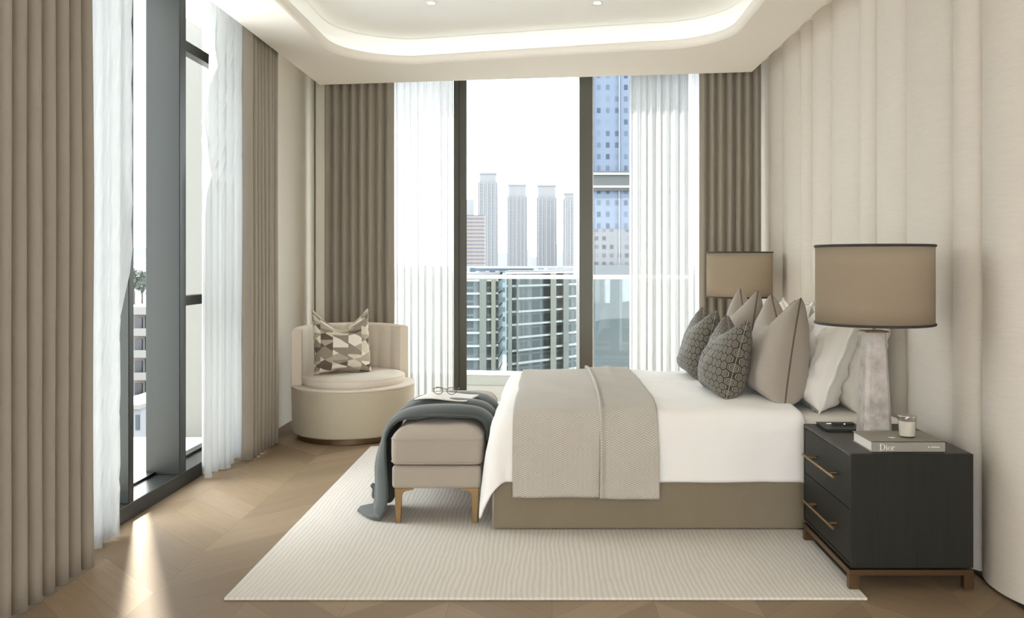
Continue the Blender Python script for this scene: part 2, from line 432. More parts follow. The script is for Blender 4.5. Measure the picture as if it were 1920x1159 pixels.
# ---------------- window 1 : left
XG = -2.25
win = empty('window_1', (XG, 4.5, 0)); struct(win); win.location = (0, 0, 0)
m = MB(); m.box(-2.30, XL, 2.2, 5.9, 0, .084); m.build('sill', M['metal'], win, bevel=.003)
m = MB(); m.box(-2.30, -2.245, 2.2, 5.9, .084, .10); m.build('bottom_bead', M['black'], win)
for a, b in ((4.274, 4.325), (4.862, 4.948), (5.82, 5.9), (2.2, 2.28), (3.2, 3.25)):
    m = MB(); m.box(-2.30, XL, a, b, .084, ZC); m.build('mullion', M['metal'], win, bevel=.003)
for z0, z1 in ((2.595, 2.66), (1.027, 1.087)):
    m = MB(); m.box(-2.30, -2.235, 4.948, 5.82, z0, z1); m.build('transom', M['metal'], win, bevel=.002)
m = MB(); m.box(-2.262, -2.25, 2.2, 5.9, .09, ZC); m.build('glass_pane', M['glass'], win)
# ---------------- window 2 : far end
def bw(x, off, z): return (x + off*.137, WY(x) - off, z)
win2 = empty('window_2', (0, 0, 0)); struct(win2)
MB().box(-2.106, -1.93, -.05, .12, 0, ZC, fn=bw).build('wall_stub', M['wall'], win2)
for a, b in ((-.852, -.736), (.242, .354), (-1.93, -1.85), (1.62, 1.75)):
    m = MB(); m.box(a, b, -.05, .12, .05, ZC, fn=bw); o = m.build('mullion', M['metal_in'], win2, bevel=.004)
    if a == -.852:
        MB().box(a-.0, a+.045, .12, .135, .05, ZC, fn=bw).build('mullion_cover', M['metal_in'], win2, bevel=.003)
MB().box(.356, .364, .0, .10, .05, ZC, fn=bw).build('glazing_bead', M['white_paint'], win2)
MB().box(-2.1, 1.78, -.05, .12, 0, .05, fn=bw).build('sill', M['metal_in'], win2, bevel=.003)
MB().box(-2.1, 1.78, -.05, .12, 2.925, ZC, fn=bw).build('head_rail', M['metal_in'], win2)
MB().box(-2.1, 1.78, -.004, .004, .05, 2.93, fn=bw).build('glass_pane', M['glass'], win2)

# ---------------- curtains
def curtain(name, label, P, n, amp, z0, z1, mat, group, kind='drape', edge=None, seed=0, cat='curtain', solid=.004):
    """P(t) -> point on the track and unit normal into the room"""
    nu = n*(14 if kind == 'drape' else 10); nv = 26
    def fn(u, v):
        t = u; z = z0 + (z1-z0)*v
        if edge: t = edge(u, v)
        (px, py), (nx, ny) = P(t)
        if kind == 'drape':
            tw = t + .10/n*nz(t*n*.7, seed, v*1.2) * (1-.4*v)
            s = abs(math.sin(PI*n*tw)); off = amp*(s**.7) * (1 + .12*nz(t*9, v*1.5, seed))
            off += .006*nz(t*n*.5, v*3, seed+3)
        else:
            tw = t + .35/n*nz(t*n*.5, seed+1, v*.25)
            off = amp*(.5+.5*math.sin(2*PI*n*tw)) * (.8+.4*nz(t*8, v*.3, seed)) + amp*.25*math.sin(2*PI*n*2.7*t+seed)
            z += (1-v)*.012*math.sin(9*t+seed) if v < .02 else 0
        return (px+nx*off, py+ny*off, z)
    m = MB(); o = m.grid(fn, nu, nv, 1, 1).build(name, mat, None, smooth=True, solid=solid)
    return tag(o, label, cat, group)
def track(p0, p1, nrm): return lambda t: ((p0[0]+(p1[0]-p0[0])*t, p0[1]+(p1[1]-p0[1])*t), nrm)
XD = -1.985
curtain('drape', 'long taupe pleated drape nearest the camera at the left window', track((XD, 2.45), (XD, 3.64), (1, 0)), 13, .062, .012, ZC-.01, M['drape'], 'taupe drapes', seed=1)
curtain('drape', 'taupe pleated drape on the left wall next to the bare wall beside the armchair', track((XD, 5.50), (XD, 6.08), (1, 0)), 8, .062, .012, ZC-.01, M['drape'], 'taupe drapes', seed=2)
nb = (-.137, -.99)
def bt(x, off): p = bw(x, off, 0); return (p[0], p[1])
curtain('drape', 'taupe pleated drape behind the round armchair at the end window', track(bt(-2.0, .26), bt(-1.375, .26), nb), 8, .07, .012, ZC-.01, M['drape'], 'taupe drapes', seed=3)
curtain('drape', 'taupe pleated drape behind the far table lamp', track(bt(1.205, .24), bt(1.70, .24), nb), 7, .07, .012, ZC-.01, M['drape'], 'taupe drapes', seed=4)
curtain('sheer_curtain', 'white sheer curtain nearest the camera beside the near taupe drape', track((-2.07, 3.05), (-2.07, 4.17), (1, 0)), 10, .06, .015, ZC-.01, M['sheer'], 'white sheer curtains', 'sheer',
        edge=lambda u, v: u*(1 - .135*(1-v)**1.4), seed=5, solid=0)
curtain('sheer_curtain', 'white sheer curtain at the left window beside the narrow taupe drape', track((-2.07, 5.06), (-2.07, 5.60), (1, 0)), 6, .075, .015, ZC-.01, M['sheer'], 'white sheer curtains', 'sheer',
        edge=lambda u, v: u*(1-.27*smooth01((v-.55)/.45)) + .27*smooth01((v-.55)/.45), seed=6, solid=0)
curtain('sheer_curtain', 'white sheer curtain between the round armchair and the balcony door frame', track(bt(-1.42, .165), bt(-.845, .165), nb), 9, .055, .015, ZC-.01, M['sheer'], 'white sheer curtains', 'sheer', seed=7, solid=0)
curtain('sheer_curtain', 'white sheer curtain at the end window over the bed pillows', track(bt(.655, .165), bt(1.24, .165), nb), 9, .055, .015, ZC-.01, M['sheer'], 'white sheer curtains', 'sheer', seed=8, solid=0)

# ================================================================ rug
m = MB(); m.box(-1.247, 1.22, 3.265, 5.95, 0, .012)
tag(m.build('rug', M['rug'], bevel=.005), 'large ivory wool rug with fine wavering ribs under bed and bench', 'rug')
ZR = .012

# ================================================================ round armchair
ch = tag(empty('armchair', (-1.473, 6.43, 0)), 'round cream barrel armchair with suede base and dark bronze plinth', 'armchair')
MB().lathe([(0, 0), (.405, 0), (.41, .003), (.41, .036), (.405, .04), (0, .04)], 72).build('plinth', M['bronze'], ch, smooth='auto')
MB().lathe([(0, .04), (.425, .04), (.438, .05), (.446, .10), (.452, .36), (.450, .378), (.442, .387), (.430, .389), (0, .389)], 80).build('base', M['suede'], ch, smooth='auto')
MB().lathe([(.452, .375), (.4565, .380), (.457, .386), (.452, .391), (.446, .391)], 80).build('piping', M['boucle'], ch, smooth=True)
m = MB(); m.lathe([(0, .385), (.352, .385), (.372, .392), (.38, .408), (.381, .432), (.374, .448), (.355, .458), (.30, .466), (.15, .471), (0, .472)], 72)
m.build('seat_cushion', M['boucle'], ch, smooth='auto')
m = MB(); m.lathe([(.375, .437), (.3795, .441), (.3795, .447), (.374, .450)], 72).build('cushion_seam', M['boucle'], ch, smooth=True)
A0, A1 = math.radians(36), math.radians(203)
NCH = 9
def back(u, v):       # u along the arc, v around the cross-section
    a = A0 + (A1-A0)*u
    th = .072
    q = v*4
    zt = .80 + .012*math.sin(PI*u)
    R0 = .452; ch_ = .010*abs(math.sin(PI*NCH*u))
    if q < 1:   r, z = R0 - th - ch_*1.0, .389 + (zt-.02-.389)*q
    elif q < 2:
        t = (q-1)*PI; r = R0 - th/2 - (th/2)*math.cos(t); z = zt-.02 + .02*math.sin(t)
        if q < 1.25: r -= ch_*(1.25-q)*4
    elif q < 3: r, z = R0, zt-.02 - (zt-.02-.389)*(q-2)
    else:       r, z = R0 - th*(q-3), .389
    return (r*math.cos(a), r*math.sin(a), z)
m = MB(); m.grid(back, 130, 48)
for uu in (0, 1): m.add([back(uu, j/48) for j in range(48)], [tuple(range(48))])
m.build('backrest', M['boucle'], ch, smooth='auto', merge=.0002)

# ================================================================ cushions
def pillow_pt(u, v, side, w, h, t, chop, sag, pinch, seed):
    x = u*w/2*(1 - pinch*(1-v*v)*abs(u)**3); z = v*h/2*(1 - pinch*(1-u*u)*abs(v)**3)
    if v > 0: z -= chop*((max(0, 1-math.sqrt(u*u+.012)))**.9)*1.25*v**1.3
    if v < 0: z += sag*math.exp(-(u/.5)**2)*(-v)**2 * .3
    e = max(0, (1-abs(u)**2.3))**.5 * max(0, (1-(v*v if v > 0 else abs(v)**3.4)))**.5
    th = t/2*e**.62*(1+.12*nz(u*2, v*2, seed)) * (1-.18*math.exp(-(u/.3)**2)*smooth01(v)*(chop > 0)) * (1.12 - .27*v)
    th += .006*nz(u*5, v*5, seed+9)*e + .0015 - .012*abs(nz(u*2.2+seed, v*6, 3))*smooth01((-v-.35)/.5)*e
    y = side*th
    if chop: y += -.012*math.exp(-(u/.25)**2)*smooth01((v-.3)/.7)
    return Vector((x, y, z+h/2))
def pillow(name, label, mat, pipe, w, h, t, loc, lean, yaw, chop=.09, pinch=.07, seed=0, group=None, roll=0, cat='cushion', flange=0, crump=0, pr=.0045, uvs=1.0):
    o_m = MB(); N = 36
    for side in (-1, 1):
        f = lambda a, b: pillow_pt(a*2-1, b*2-1, side, w, h, t, chop, .05, pinch, seed) + (Vector((0, side*crump*(abs(nz(a*9+b*4, b*3-a*2, seed))+.6*abs(nz(a*4, b*11, seed+5)))*min(1, 12*min(a, 1-a, b, 1-b)), 0)) if crump else Vector((0, 0, 0)))
        # denser near the rim
        g = lambda a, b: f(.5-.5*math.cos(PI*a), .5-.5*math.cos(PI*b))
        vs = []; uv = []
        for i in range(N+1):
            for j in range(N+1):
                p = g(i/N, j/N); vs.append(p)
                uv.append((i/N*uvs*w/.45, j/N*uvs*h/.45))
        fs = []
        for i in range(N):
            for j in range(N):
                a = i*(N+1)+j; q = (a, a+N+1, a+N+2, a+1); fs.append(q if side < 0 else q[::-1])
        o_m.add(vs, fs, uv)
    o = o_m.build(name, mat, None, smooth=True)
    o.rotation_mode = 'XYZ'
    o.matrix_world = Matrix.Translation(loc) @ Matrix.Rotation(yaw, 4, 'Z') @ Matrix.Rotation(lean, 4, 'X') @ Matrix.Rotation(roll, 4, 'Y')
    tag(o, label, cat, group)
    ring = []
    K = 40
    for k in range(K): ring.append((-1+2*k/K, -1))
    for k in range(K): ring.append((1, -1+2*k/K))
    for k in range(K): ring.append((1-2*k/K, 1))
    for k in range(K): ring.append((-1, 1-2*k/K))
    def rp(u, v):
        a = pillow_pt(u, v, -1, w, h, t, chop, .05, pinch, seed); b = pillow_pt(u, v, 1, w, h, t, chop, .05, pinch, seed); return (a+b)/2
    if pipe:
        p = MB().tube([rp(u, v) for u, v in ring], pr, 6, True).build('piping', pipe, o, smooth=True)
    if flange:
        m = MB(); vs = []
        for u, v in ring:
            c = rp(u, v); d = Vector((u, 0, v)); d = Vector((c.x, 0, c.z-h/2)).normalized()
            wv = .006*math.sin(u*17+v*13+seed)
            vs += [c + Vector((0, -.002, 0)), c + d*flange*(1.1) + Vector((0, wv, 0)), c + Vector((0, .002, 0)), ]
        L = len(ring); fs = []
        for i in range(L):
            j = (i+1) % L; fs += [(3*i, 3*j, 3*j+1, 3*i+1), (3*i+1, 3*j+1, 3*j+2, 3*i+2)]
        m.add(vs, fs).build('flange', mat, o, smooth=True)
    return o
# on the armchair
pillow('cushion', 'square cushion with cream and brown faceted pattern on round armchair', M['facet'], M['boucle'], .42, .49, .17, (-1.535, 6.34, .465), -.22, math.radians(24), .15, .04, 3, cat='cushion', uvs=1.45, pr=.003)

# ================================================================ bench
bx0, bx1, by0, by1 = -.773, -.335, 4.18, 5.45
bn = tag(empty('bench', ((bx0+bx1)/2, (by0+by1)/2, ZR)), 'greige velvet bench with tapered brass legs at the foot of the bed', 'bench')
bw_, bl_ = (bx1-bx0)/2, (by1-by0)/2
m = MB(); m.box(-bw_, bw_, -bl_, bl_, .172, .284); m.build('base', M['bench'], bn, bevel=.018, seg=4)
def cush(u, v):      # closed sheet wrapped as rounded block
    return None
m = MB()
def puff(nx, ny, z0, z1, crown, W, L):
    vs = []; fs = []
    N, Q = nx, ny
    def pt(i, j, top):
        a = -1+2*i/N; b = -1+2*j/Q
        x = W*math.sin(a*PI/2)**1 if False else W*a; y = L*b
        ea = 1-abs(a)**7; eb = 1-abs(b)**14
        e = max(0, ea*eb)**.5
        if top: return (x*(1-.015), y, zm + (z1-zm)*e + crown*(1-a*a)*(1-b**4))
        return (x, y, zm - (zm-z0)*max(0, (1-abs(a)**30)*(1-abs(b)**60))**.5)
    zm = z0+.13
    return pt
W, L = bw_+.004, bl_+.004
# side wall rings then crowned top
prof = [(-.02, 0), (-.006, .004), (0, .014), (0, .02), (.002, .06), (.001, .125), (-.003, .135), (-.012, .15), (-.03, .168), (-.06, .182), (-.10, .190), (-.16, .197), (-.2, .199)]
rings = []
for off, z in prof:
    r = max(.012, .035+off*.6); ring = []
    w2, l2 = W+off, L+off
    r = min(r, w2-.001)
    for cx_, cy_, a0 in ((w2-r, -l2+r, -PI/2), (w2-r, l2-r, 0), (-w2+r, l2-r, PI/2), (-w2+r, -l2+r, PI)):
        for k in range(7):
            a = a0+PI/2*k/6; ring.append((cx_+r*math.cos(a), cy_+r*math.sin(a), .288+z))
    rings.append(ring)
m = MB(); Lr = len(rings[0]); vs = [p for r in rings for p in r]
fs = [(i*Lr+k, i*Lr+(k+1) % Lr, (i+1)*Lr+(k+1) % Lr, (i+1)*Lr+k) for i in range(len(rings)-1) for k in range(Lr)]
fs += [tuple(range(Lr))[::-1], tuple((len(rings)-1)*Lr+k for k in range(Lr))]
m.add(vs, fs); m.build('seat_cushion', M['bench'], bn, smooth='auto')
for zz in (.303, .415):
    pts = []
    for cx_, cy_, a0 in ((W-.035, -L+.035, -PI/2), (W-.035, L-.035, 0), (-W+.035, L-.035, PI/2), (-W+.035, -L+.035, PI)):
        for k in range(7): a = a0+PI/2*k/6; pts.append((cx_+.0365*math.cos(a), cy_+.0365*math.sin(a), zz))
    MB().tube(pts, .0022, 5, True).build('seam', M['brownpipe'] if False else M['bench'], bn, smooth=True)
for sx_ in (-1, 1):
    for sy_ in (-1, 1):
        # flat curved brass leg : bracket at the top tapering to a slim foot
        pts = [(0, .172), (.098, .172), (.090, .164), (.055, .158), (.042, .150), (.036, .135), (.030, .0), (.006, .0)]
        x0 = -sx_*(bw_-.012)
        mk = lambda a, b, c, x0=x0, sx_=sx_, sy_=sy_: (x0 + sx_*a, sy_*(-(bl_-.014)) + sy_*c, b)
        MB().prism(pts, 0, .016, fn=mk).build('leg', M['brass'], bn, bevel=.0015)
        mk2 = lambda a, b, c, x0=x0, sx_=sx_, sy_=sy_: (x0 + sx_*c, sy_*(-(bl_-.014)) + sy_*a, b)
        MB().prism(pts, .004, .018, fn=mk2).build('leg_return', M['brass'], bn, bevel=.0015)

# ---- grey green throw across the bench
def catmull(P, t):
    n_ = len(P)-1; s = min(max(t, 0), .99999)*n_; i = int(s); f = s-i
    g = lambda k: Vector(P[min(max(k, 0), n_)])
    a, b, c, d = g(i-1), g(i), g(i+1), g(i+2)
    return .5*((2*b)+(-a+c)*f+(2*a-5*b+4*c-d)*f*f+(-a+3*b-3*c+d)*f**3)
#        x, z, y-front, y-back (packed as 2 vectors)
TP = [(-.322, .40, 0), (-.328, .455, 0), (-.37, .492, 0), (-.46, .506, 0), (-.56, .508, 0), (-.66, .503, 0), (-.735, .486, 0), (-.785, .44, 0), (-.797, .36, 0), (-.797, .26, 0), (-.793, .16, 0), (-.80, .08, 0), (-.83, .026, 0), (-.88, .020, 0), (-.93, .018, 0), (-.985, .017, 0)]
YF = [4.30, 4.30, 4.30, 4.28, 4.27, 4.27, 4.26, 4.25, 4.23, 4.22, 4.22, 4.22, 4.22, 4.24, 4.30, 4.38]
YB = [4.90, 4.90, 4.90, 4.90, 4.90, 4.88, 4.84, 4.74, 4.58, 4.50, 4.48, 4.48, 4.50, 4.50, 4.48, 4.44]
def thr(u, v):
    p = catmull(TP, u); q = catmull([(a, b, 0) for a, b in zip(YF, YB)], u); d = catmull(TP, min(1, u+.01)) - catmull(TP, max(0, u-.01))
    nx, nz_ = d.y, -d.x; l = math.hypot(nx, nz_) or 1; nx, nz_ = nx/l, nz_/l
    if u < .1: pass
    hang = smooth01((u-.42)/.2)*(1-smooth01((u-.78)/.1)); flat = smooth01((u-.76)/.1)
    vv = v + .05*nz(u*3, v*2, 4)
    fold = abs(math.sin(PI*3*vv))**.65
    h = .004 + (.040 + .008*math.sin(7*u))*fold*(1-flat)*(1-.75*hang) + hang*(.076*math.sin(PI*v)**.8)
    y = q.x + (q.y-q.x)*v + .012*nz(u*5, v*4, 1)
    y += .02*math.sin(u*9)*(v-.5)
    s = 1
    return (p.x + s*nx*h*(1), y, max(.016, p.y - nz_*h*(-1) if False else p.y + abs(nz_)*h*(1 if u < .5 else .3)))
m = MB(); m.grid(thr, 120, 54, 1, 1)
gt = m.build('throw_blanket', M['greenthrow'], None, smooth=True, solid=.008)
tag(gt, 'grey green folded throw draped over the bench and trailing to the rug', 'blanket')
# twisted lower fold resting on the rug
m = MB()
def knob(u, v):
    a = 2*PI*v; r = (.030+.012*math.sin(3*a+u*4)+.006*math.sin(7*a))*math.sin(PI*min(1, max(0, .06+.9*u)))**.5
    return (-.925 + .05*u + r*math.cos(a), 4.46+.06*u - .1*(u-.5), .07 + .055*(1-u) + .9*r*math.sin(a) - .01)
m.grid(knob, 14, 30); m.build('bunched_fold', M['greenthrow'], gt, smooth=True)

# ---- magazine and glasses on the throw
def mag(u, v):
    x = -.715 + .275*u; y = 4.50 + .21*v; return (x + .05*v, y+.02, .566 + .006*math.sin(PI*u*1.0) - .010*(u-.5) + .004*math.sin(2*PI*u))
mg = empty('magazine', (0, 0, 0)); tag(mg, 'open white magazine lying on the grey green throw', 'magazine')
MB().grid(mag, 20, 6).build('pages', M['paper'], mg, smooth=True, solid=.006)
MB().grid(lambda u, v: tuple(Vector(mag(u*1.02-.01, v*1.04-.02)) - Vector((0, 0, .0065))), 20, 4).build('cover', M['black'], mg, smooth=True, solid=.0012)
gl = tag(empty('eyeglasses', (-.565, 4.62, .578), math.radians(-8)), 'round eyeglasses with thin brown frame on the open magazine', 'eyeglasses')
M['tortoise'] = simple('tortoise_acetate', '#4a3a2c', .3)
for s_ in (-1, 1):
    pts = [(s_*.037+.026*math.cos(a), 0, .022+.020*math.sin(a)*(1 if math.sin(a) < 0 else .9)) for a in [2*PI*k/28 for k in range(28)]]
    MB().tube(pts, .0019, 6, True).build('rim', M['tortoise'], gl, smooth=True)
    MB().add([(p[0], p[1]+.0004, p[2]) for p in pts], [tuple(range(28))]).build('lens', M['clear'], gl)
    MB().tube([(s_*.063, 0, .030), (s_*.068, .006, .031), (s_*.066, .05, .028), (s_*.05, .12, .020), (s_*.03, .138, .006)], .0018, 6).build('temple', M['tortoise'], gl, smooth=True)
MB().tube([(-.012, 0, .028), (-.006, -.002, .033), (.006, -.002, .033), (.012, 0, .028)], .0016, 6).build('bridge', M['brass'], gl, smooth=True)

# ================================================================ bed
X0, X1, Y0, Y1 = -.269, 1.70, 4.094, 5.72
bed = tag(empty('bed', ((X0+X1)/2, (Y0+Y1)/2, ZR)), 'large bed with brown-grey upholstered platform base and white mattress', 'bed')
cxb, cyb = (X0+X1)/2, (Y0+Y1)/2
m = MB(); m.box(X0-cxb, X1-cxb, Y0-cyb, Y1-cyb, .004, .275); m.build('base', M['bedbase'], bed, bevel=.008, seg=3)
for x, y in ((X0, Y0), (X0, Y1), (X1, Y0), (X1, Y1)):
    MB().tube([(x-cxb, y-cyb, .006), (x-cxb, y-cyb, .272)], .005, 8).build('piping', M['bedpipe'], bed, smooth=True)
m = MB(); m.box(X0+.05-cxb, X1-cxb+.02, Y0+.04-cyb, Y1-.04-cyb, .275, .528); m.build('mattress', M['pillow_w'], bed, bevel=.045, seg=5)

# drape-over-box mapping
def wrap(a, b, x0, y0, y1, top, r, flare=.10, drop_round=None):
    """a,b flat cloth coordinates; x0 foot edge, y0 near edge, y1 far edge"""
    dx = max(0, x0-a); dyn = max(0, y0-b); dyf = max(0, b-y1); dy = max(dyn, dyf)
    d = math.hypot(dx, dy) if (dx > 0 and dy > 0) else max(dx, dy)
    X = max(a, x0); Y = min(max(b, y0), y1)
    if d <= 0: return X, Y, top
    ux = dx/d; uy = (dy/d)*(-1 if dyn > 0 else 1)
    if d < r*PI/2: o = r*math.sin(d/r); dn = r*(1-math.cos(d/r))
    else: o = r + flare*(d-r*PI/2)*(.25 + (2.2*ux*abs(uy))); dn = r + (d-r*PI/2)*.99
    return X-ux*o, Y+uy*o, top-dn
def duv(u, v):
    a0, a1 = X0+.075-.40, 1.235; b0, b1 = Y0+.055-.345, Y1-.055+.36
    # edges of the duvet denser meshing not needed
    a = a0+(a1-a0)*u; b = b0+(b1-b0)*v
    hd = smooth01(u)*.0
    x, y, z = wrap(a, b, X0+.065, Y0+.075, Y1-.075, .560, .085, .16)
    # crown and wrinkles
    tx = max(0, min(1, (a-X0)/.5)); ty = max(0, min(1, (b-Y0)/.35))*max(0, min(1, (Y1-b)/.35))
    z += .042*tx**.5*ty**.5 if z > .45 else 0
    wr_ = .010*nz(a*2.2, b*2.2, 3) + .007*nz(a*5.5+b*2, b*6, 7)
    side = smooth01((.5-z)/.15)
    z += wr_*(1-side)*1.2
    # hanging face: gentle vertical waves
    wv = side*(.014*nz(a*3.2, 0, 11) + .008*nz(a*9, z*2, 5))
    if b < Y0+.1: y -= wv + .004*side
    if a < X0+.1: x -= side*(.010*nz(b*5, 1, 2)+.004)
    # foot drape is tucked behind the bench away from the corner
    if y > 4.19 and z < .52: x = max(x, -.322)
    if u > .985: z -= .022*(u-.985)/.015
    return (x, y, max(z, .03))
m = MB(); m.grid(duv, 150, 150, 1, 1)
dv = m.build('duvet', M['linen'], None, smooth=True, solid=.012)
tag(dv, 'thick white duvet spread over the bed with a pointed corner hanging', 'duvet')
# stitched line of the duvet border
def onbed(a, b, lift):
    x, y, z = wrap(a, b, X0+.065, Y0+.075, Y1-.075, .560, .085+lift, .16)
    ty = max(0, min(1, (b-Y0)/.35))*max(0, min(1, (Y1-b)/.35)); tx = max(0, min(1, (a-X0)/.5))
    if z > .45: z += .042*tx**.5*ty**.5
    side = smooth01((.5-z)/.15)
    z += (.010*nz(a*2.2, b*2.2, 3) + .007*nz(a*5.5+b*2, b*6, 7))*(1-side)*1.2
    wv = side*(.014*nz(a*3.2, 0, 11) + .008*nz(a*9, z*2, 5))
    if b < Y0+.1: y -= wv + .004*side
    return x, y, z+lift*(1-side)
# herringbone throw over the bed, two layers
def bt1(u, v):
    a = -.175 + (.655)*u; b = Y0+.075-.44 + (Y1-Y0-.15+.80)*v
    a += .012*nz(0, v*6, 1)*(1-u)
    x, y, z = onbed(a, b, .012)
    y -= .008*smooth01((.5-z)/.1) if b < Y0+.2 else 0
    return (x + .02*(1-v)*(u-.5)*0, y - .004*math.sin(u*14)*smooth01((.5-z)/.2), z)
m = MB(); m.grid(bt1, 60, 150, .655, 2.4)
bt_o = empty('bed_throw', (0, 0, 0)); tag(bt_o, 'grey herringbone woven throw folded lengthwise across the bed', 'blanket')
m.build('under_layer', M['knit'], bt_o, smooth=True, solid=.006)
def bt2(u, v):
    a = .235 + .285*u; b = Y0+.075-.445 + (Y1-Y0-.15+.81)*v
    a += .02*math.sin(v*3.2)*(1-u)*.6 - .01*smooth01(v)
    rl = .020 + .014*math.exp(-((u-.03)/.05)**2) + .006*math.exp(-((u-.5)/.1)**2)*smooth01(v*1.5-.3)
    rl *= min(1, max(0.25, u/.02)) if u < .02 else 1
    x, y, z = onbed(a, b, rl)
    sd = smooth01((.5-z)/.1)
    y -= (.012+rl*.6)*sd if b < Y0+.2 else 0
    return (x, y, z)
m = MB(); m.grid(bt2, 50, 150, .285, 2.4)
m.build('folded_layer', M['knit'], bt_o, smooth=True, solid=.008)

# ---- pillows; local +y of a pillow looks at the wall after the yaw
YAW = -PI/2       # width runs along the room's depth, face towards the foot
gW, gB, gD = 'white sleeping pillows', 'beige cushions with brown piping', 'dark hexagon cushions'
def bedpillow(name, label, mat, pipe, w, h, t, x, yc, z, lean, **k):
    yaw = k.pop('yaw', 0)
    return pillow(name, label, mat, pipe, w, h, t, (x, yc, z), -lean, YAW+yaw+PI if False else YAW+yaw, **k)
bedpillow('pillow', 'white pillow leaning on wall panels directly behind the near lamp base', M['pillow_w'], None, .60, .50, .15, 1.535, 4.56, .545, .33, chop=.04, pinch=.05, seed=11, group=gW, flange=.04, crump=.035, cat='pillow')
bedpillow('pillow', 'white pillow against the wall panels hidden mostly by the far cushions', M['pillow_w'], None, .60, .50, .15, 1.54, 5.30, .545, .31, chop=.04, pinch=.05, seed=12, group=gW, flange=.04, crump=.035, cat='pillow')
bedpillow('pillow', 'white crumpled pillow propped between near beige cushion and lamp base', M['pillow_w'], None, .60, .50, .16, 1.345, 4.55, .555, .38, chop=.05, pinch=.05, seed=13, group=gW, flange=.04, crump=.035, cat='pillow')
bedpillow('pillow', 'white pillow propped behind the far pair of beige cushions', M['pillow_w'], None, .60, .52, .16, 1.35, 5.28, .555, .35, chop=.05, pinch=.05, seed=14, group=gW, flange=.04, crump=.035, cat='pillow')
bedpillow('cushion', 'big beige cushion with brown piping nearest the near table lamp', M['beige'], M['brownpipe'], .47, .545, .24, 1.165, 4.50, .575, .15, chop=.13, pinch=.06, seed=21, group=gB, yaw=.05)
bedpillow('cushion', 'beige cushion with brown piping in front of the far table lamp', M['beige'], M['brownpipe'], .47, .545, .22, 1.175, 5.33, .580, .13, chop=.13, pinch=.06, seed=22, group=gB)
bedpillow('cushion', 'beige cushion with brown piping in middle between two similar cushions', M['beige'], M['brownpipe'], .44, .50, .2, 1.30, 4.94, .585, .12, chop=.12, pinch=.06, seed=23, group=gB)
bedpillow('cushion', 'dark hexagon patterned cushion in front of the big beige cushion', M['hex'], M['bedpipe'], .42, .42, .19, .895, 4.57, .592, .27, chop=.08, pinch=.06, seed=31, group=gD, pr=.002, yaw=.04)
bedpillow('cushion', 'dark hexagon patterned cushion on the window side of its twin', M['hex'], M['bedpipe'], .42, .42, .19, .885, 5.20, .600, .22, chop=.08, pinch=.06, seed=32, group=gD, pr=.002)

# ================================================================ nightstand
NX0, NX1, NY0, NY1 = 1.183, 1.662, 3.344, 3.97
def nightstand():
    r = empty('nightstand', ((NX0+NX1)/2, (NY0+NY1)/2, 0))
    a, b = (NX1-NX0)/2, (NY1-NY0)/2
    # carcass: sides, back, bottom, with an open front (towards -x)
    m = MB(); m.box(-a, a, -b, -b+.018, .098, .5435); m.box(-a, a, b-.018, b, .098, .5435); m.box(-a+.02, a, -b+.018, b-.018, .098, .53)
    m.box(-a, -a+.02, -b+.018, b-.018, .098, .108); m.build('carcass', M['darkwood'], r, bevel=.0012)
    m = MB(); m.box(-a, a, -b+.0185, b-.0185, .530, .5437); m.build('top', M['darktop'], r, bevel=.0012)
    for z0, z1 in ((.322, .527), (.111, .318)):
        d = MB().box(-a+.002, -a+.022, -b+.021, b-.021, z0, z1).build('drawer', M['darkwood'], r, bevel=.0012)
        zh = z0+.105 if z0 > .3 else z0+.108
        h = MB(); h.tube([(-a-.036, -.205, zh), (-a-.036, .205, zh)], .0055, 10); h.box(-a-.038, -a-.034, -.204, .204, zh-.006, zh+.006)
        for yy_ in (-.135, .135): h.tube([(-a-.036, yy_, zh), (-a+.002, yy_, zh)], .007, 10)
        h.build('handle', M['brass'], d, smooth='auto')
    m = MB()
    for yy_ in (-b+.005, b-.035): m.box(-a-.005, a+.004, yy_, yy_+.03, .066, .088)
    for xx_ in (-a-.005, a-.026): m.box(xx_, xx_+.03, -b+.035, b-.035, .066, .088)
    m.build('base_frame', M['bronze'], r, bevel=.001)
    MB().box(-a+.03, a-.03, -b+.03, b-.03, .088, .098).build('shadow_gap', M['black'], r)
    for xx_ in (-a-.006, a-.034):
        for yy_ in (-b+.004, b-.034):
            MB().box(xx_, xx_+.040, yy_, yy_+.030, .0125, .066).build('leg', M['bronze'], r, bevel=.001)
    return r
ns = nightstand(); tag(ns, 'dark green-black oak two-drawer nightstand with brass pulls beside the near lamp wall', 'nightstand', 'nightstands')
ns['label'] = 'near dark oak nightstand with two drawers and brass bar handles'
ns2 = copy_tree(ns); ns2.location = (1.45, 6.32, -.0); ns2['label'] = 'dark nightstand beyond the bed under the far table lamp'
ns2.location.z = 0

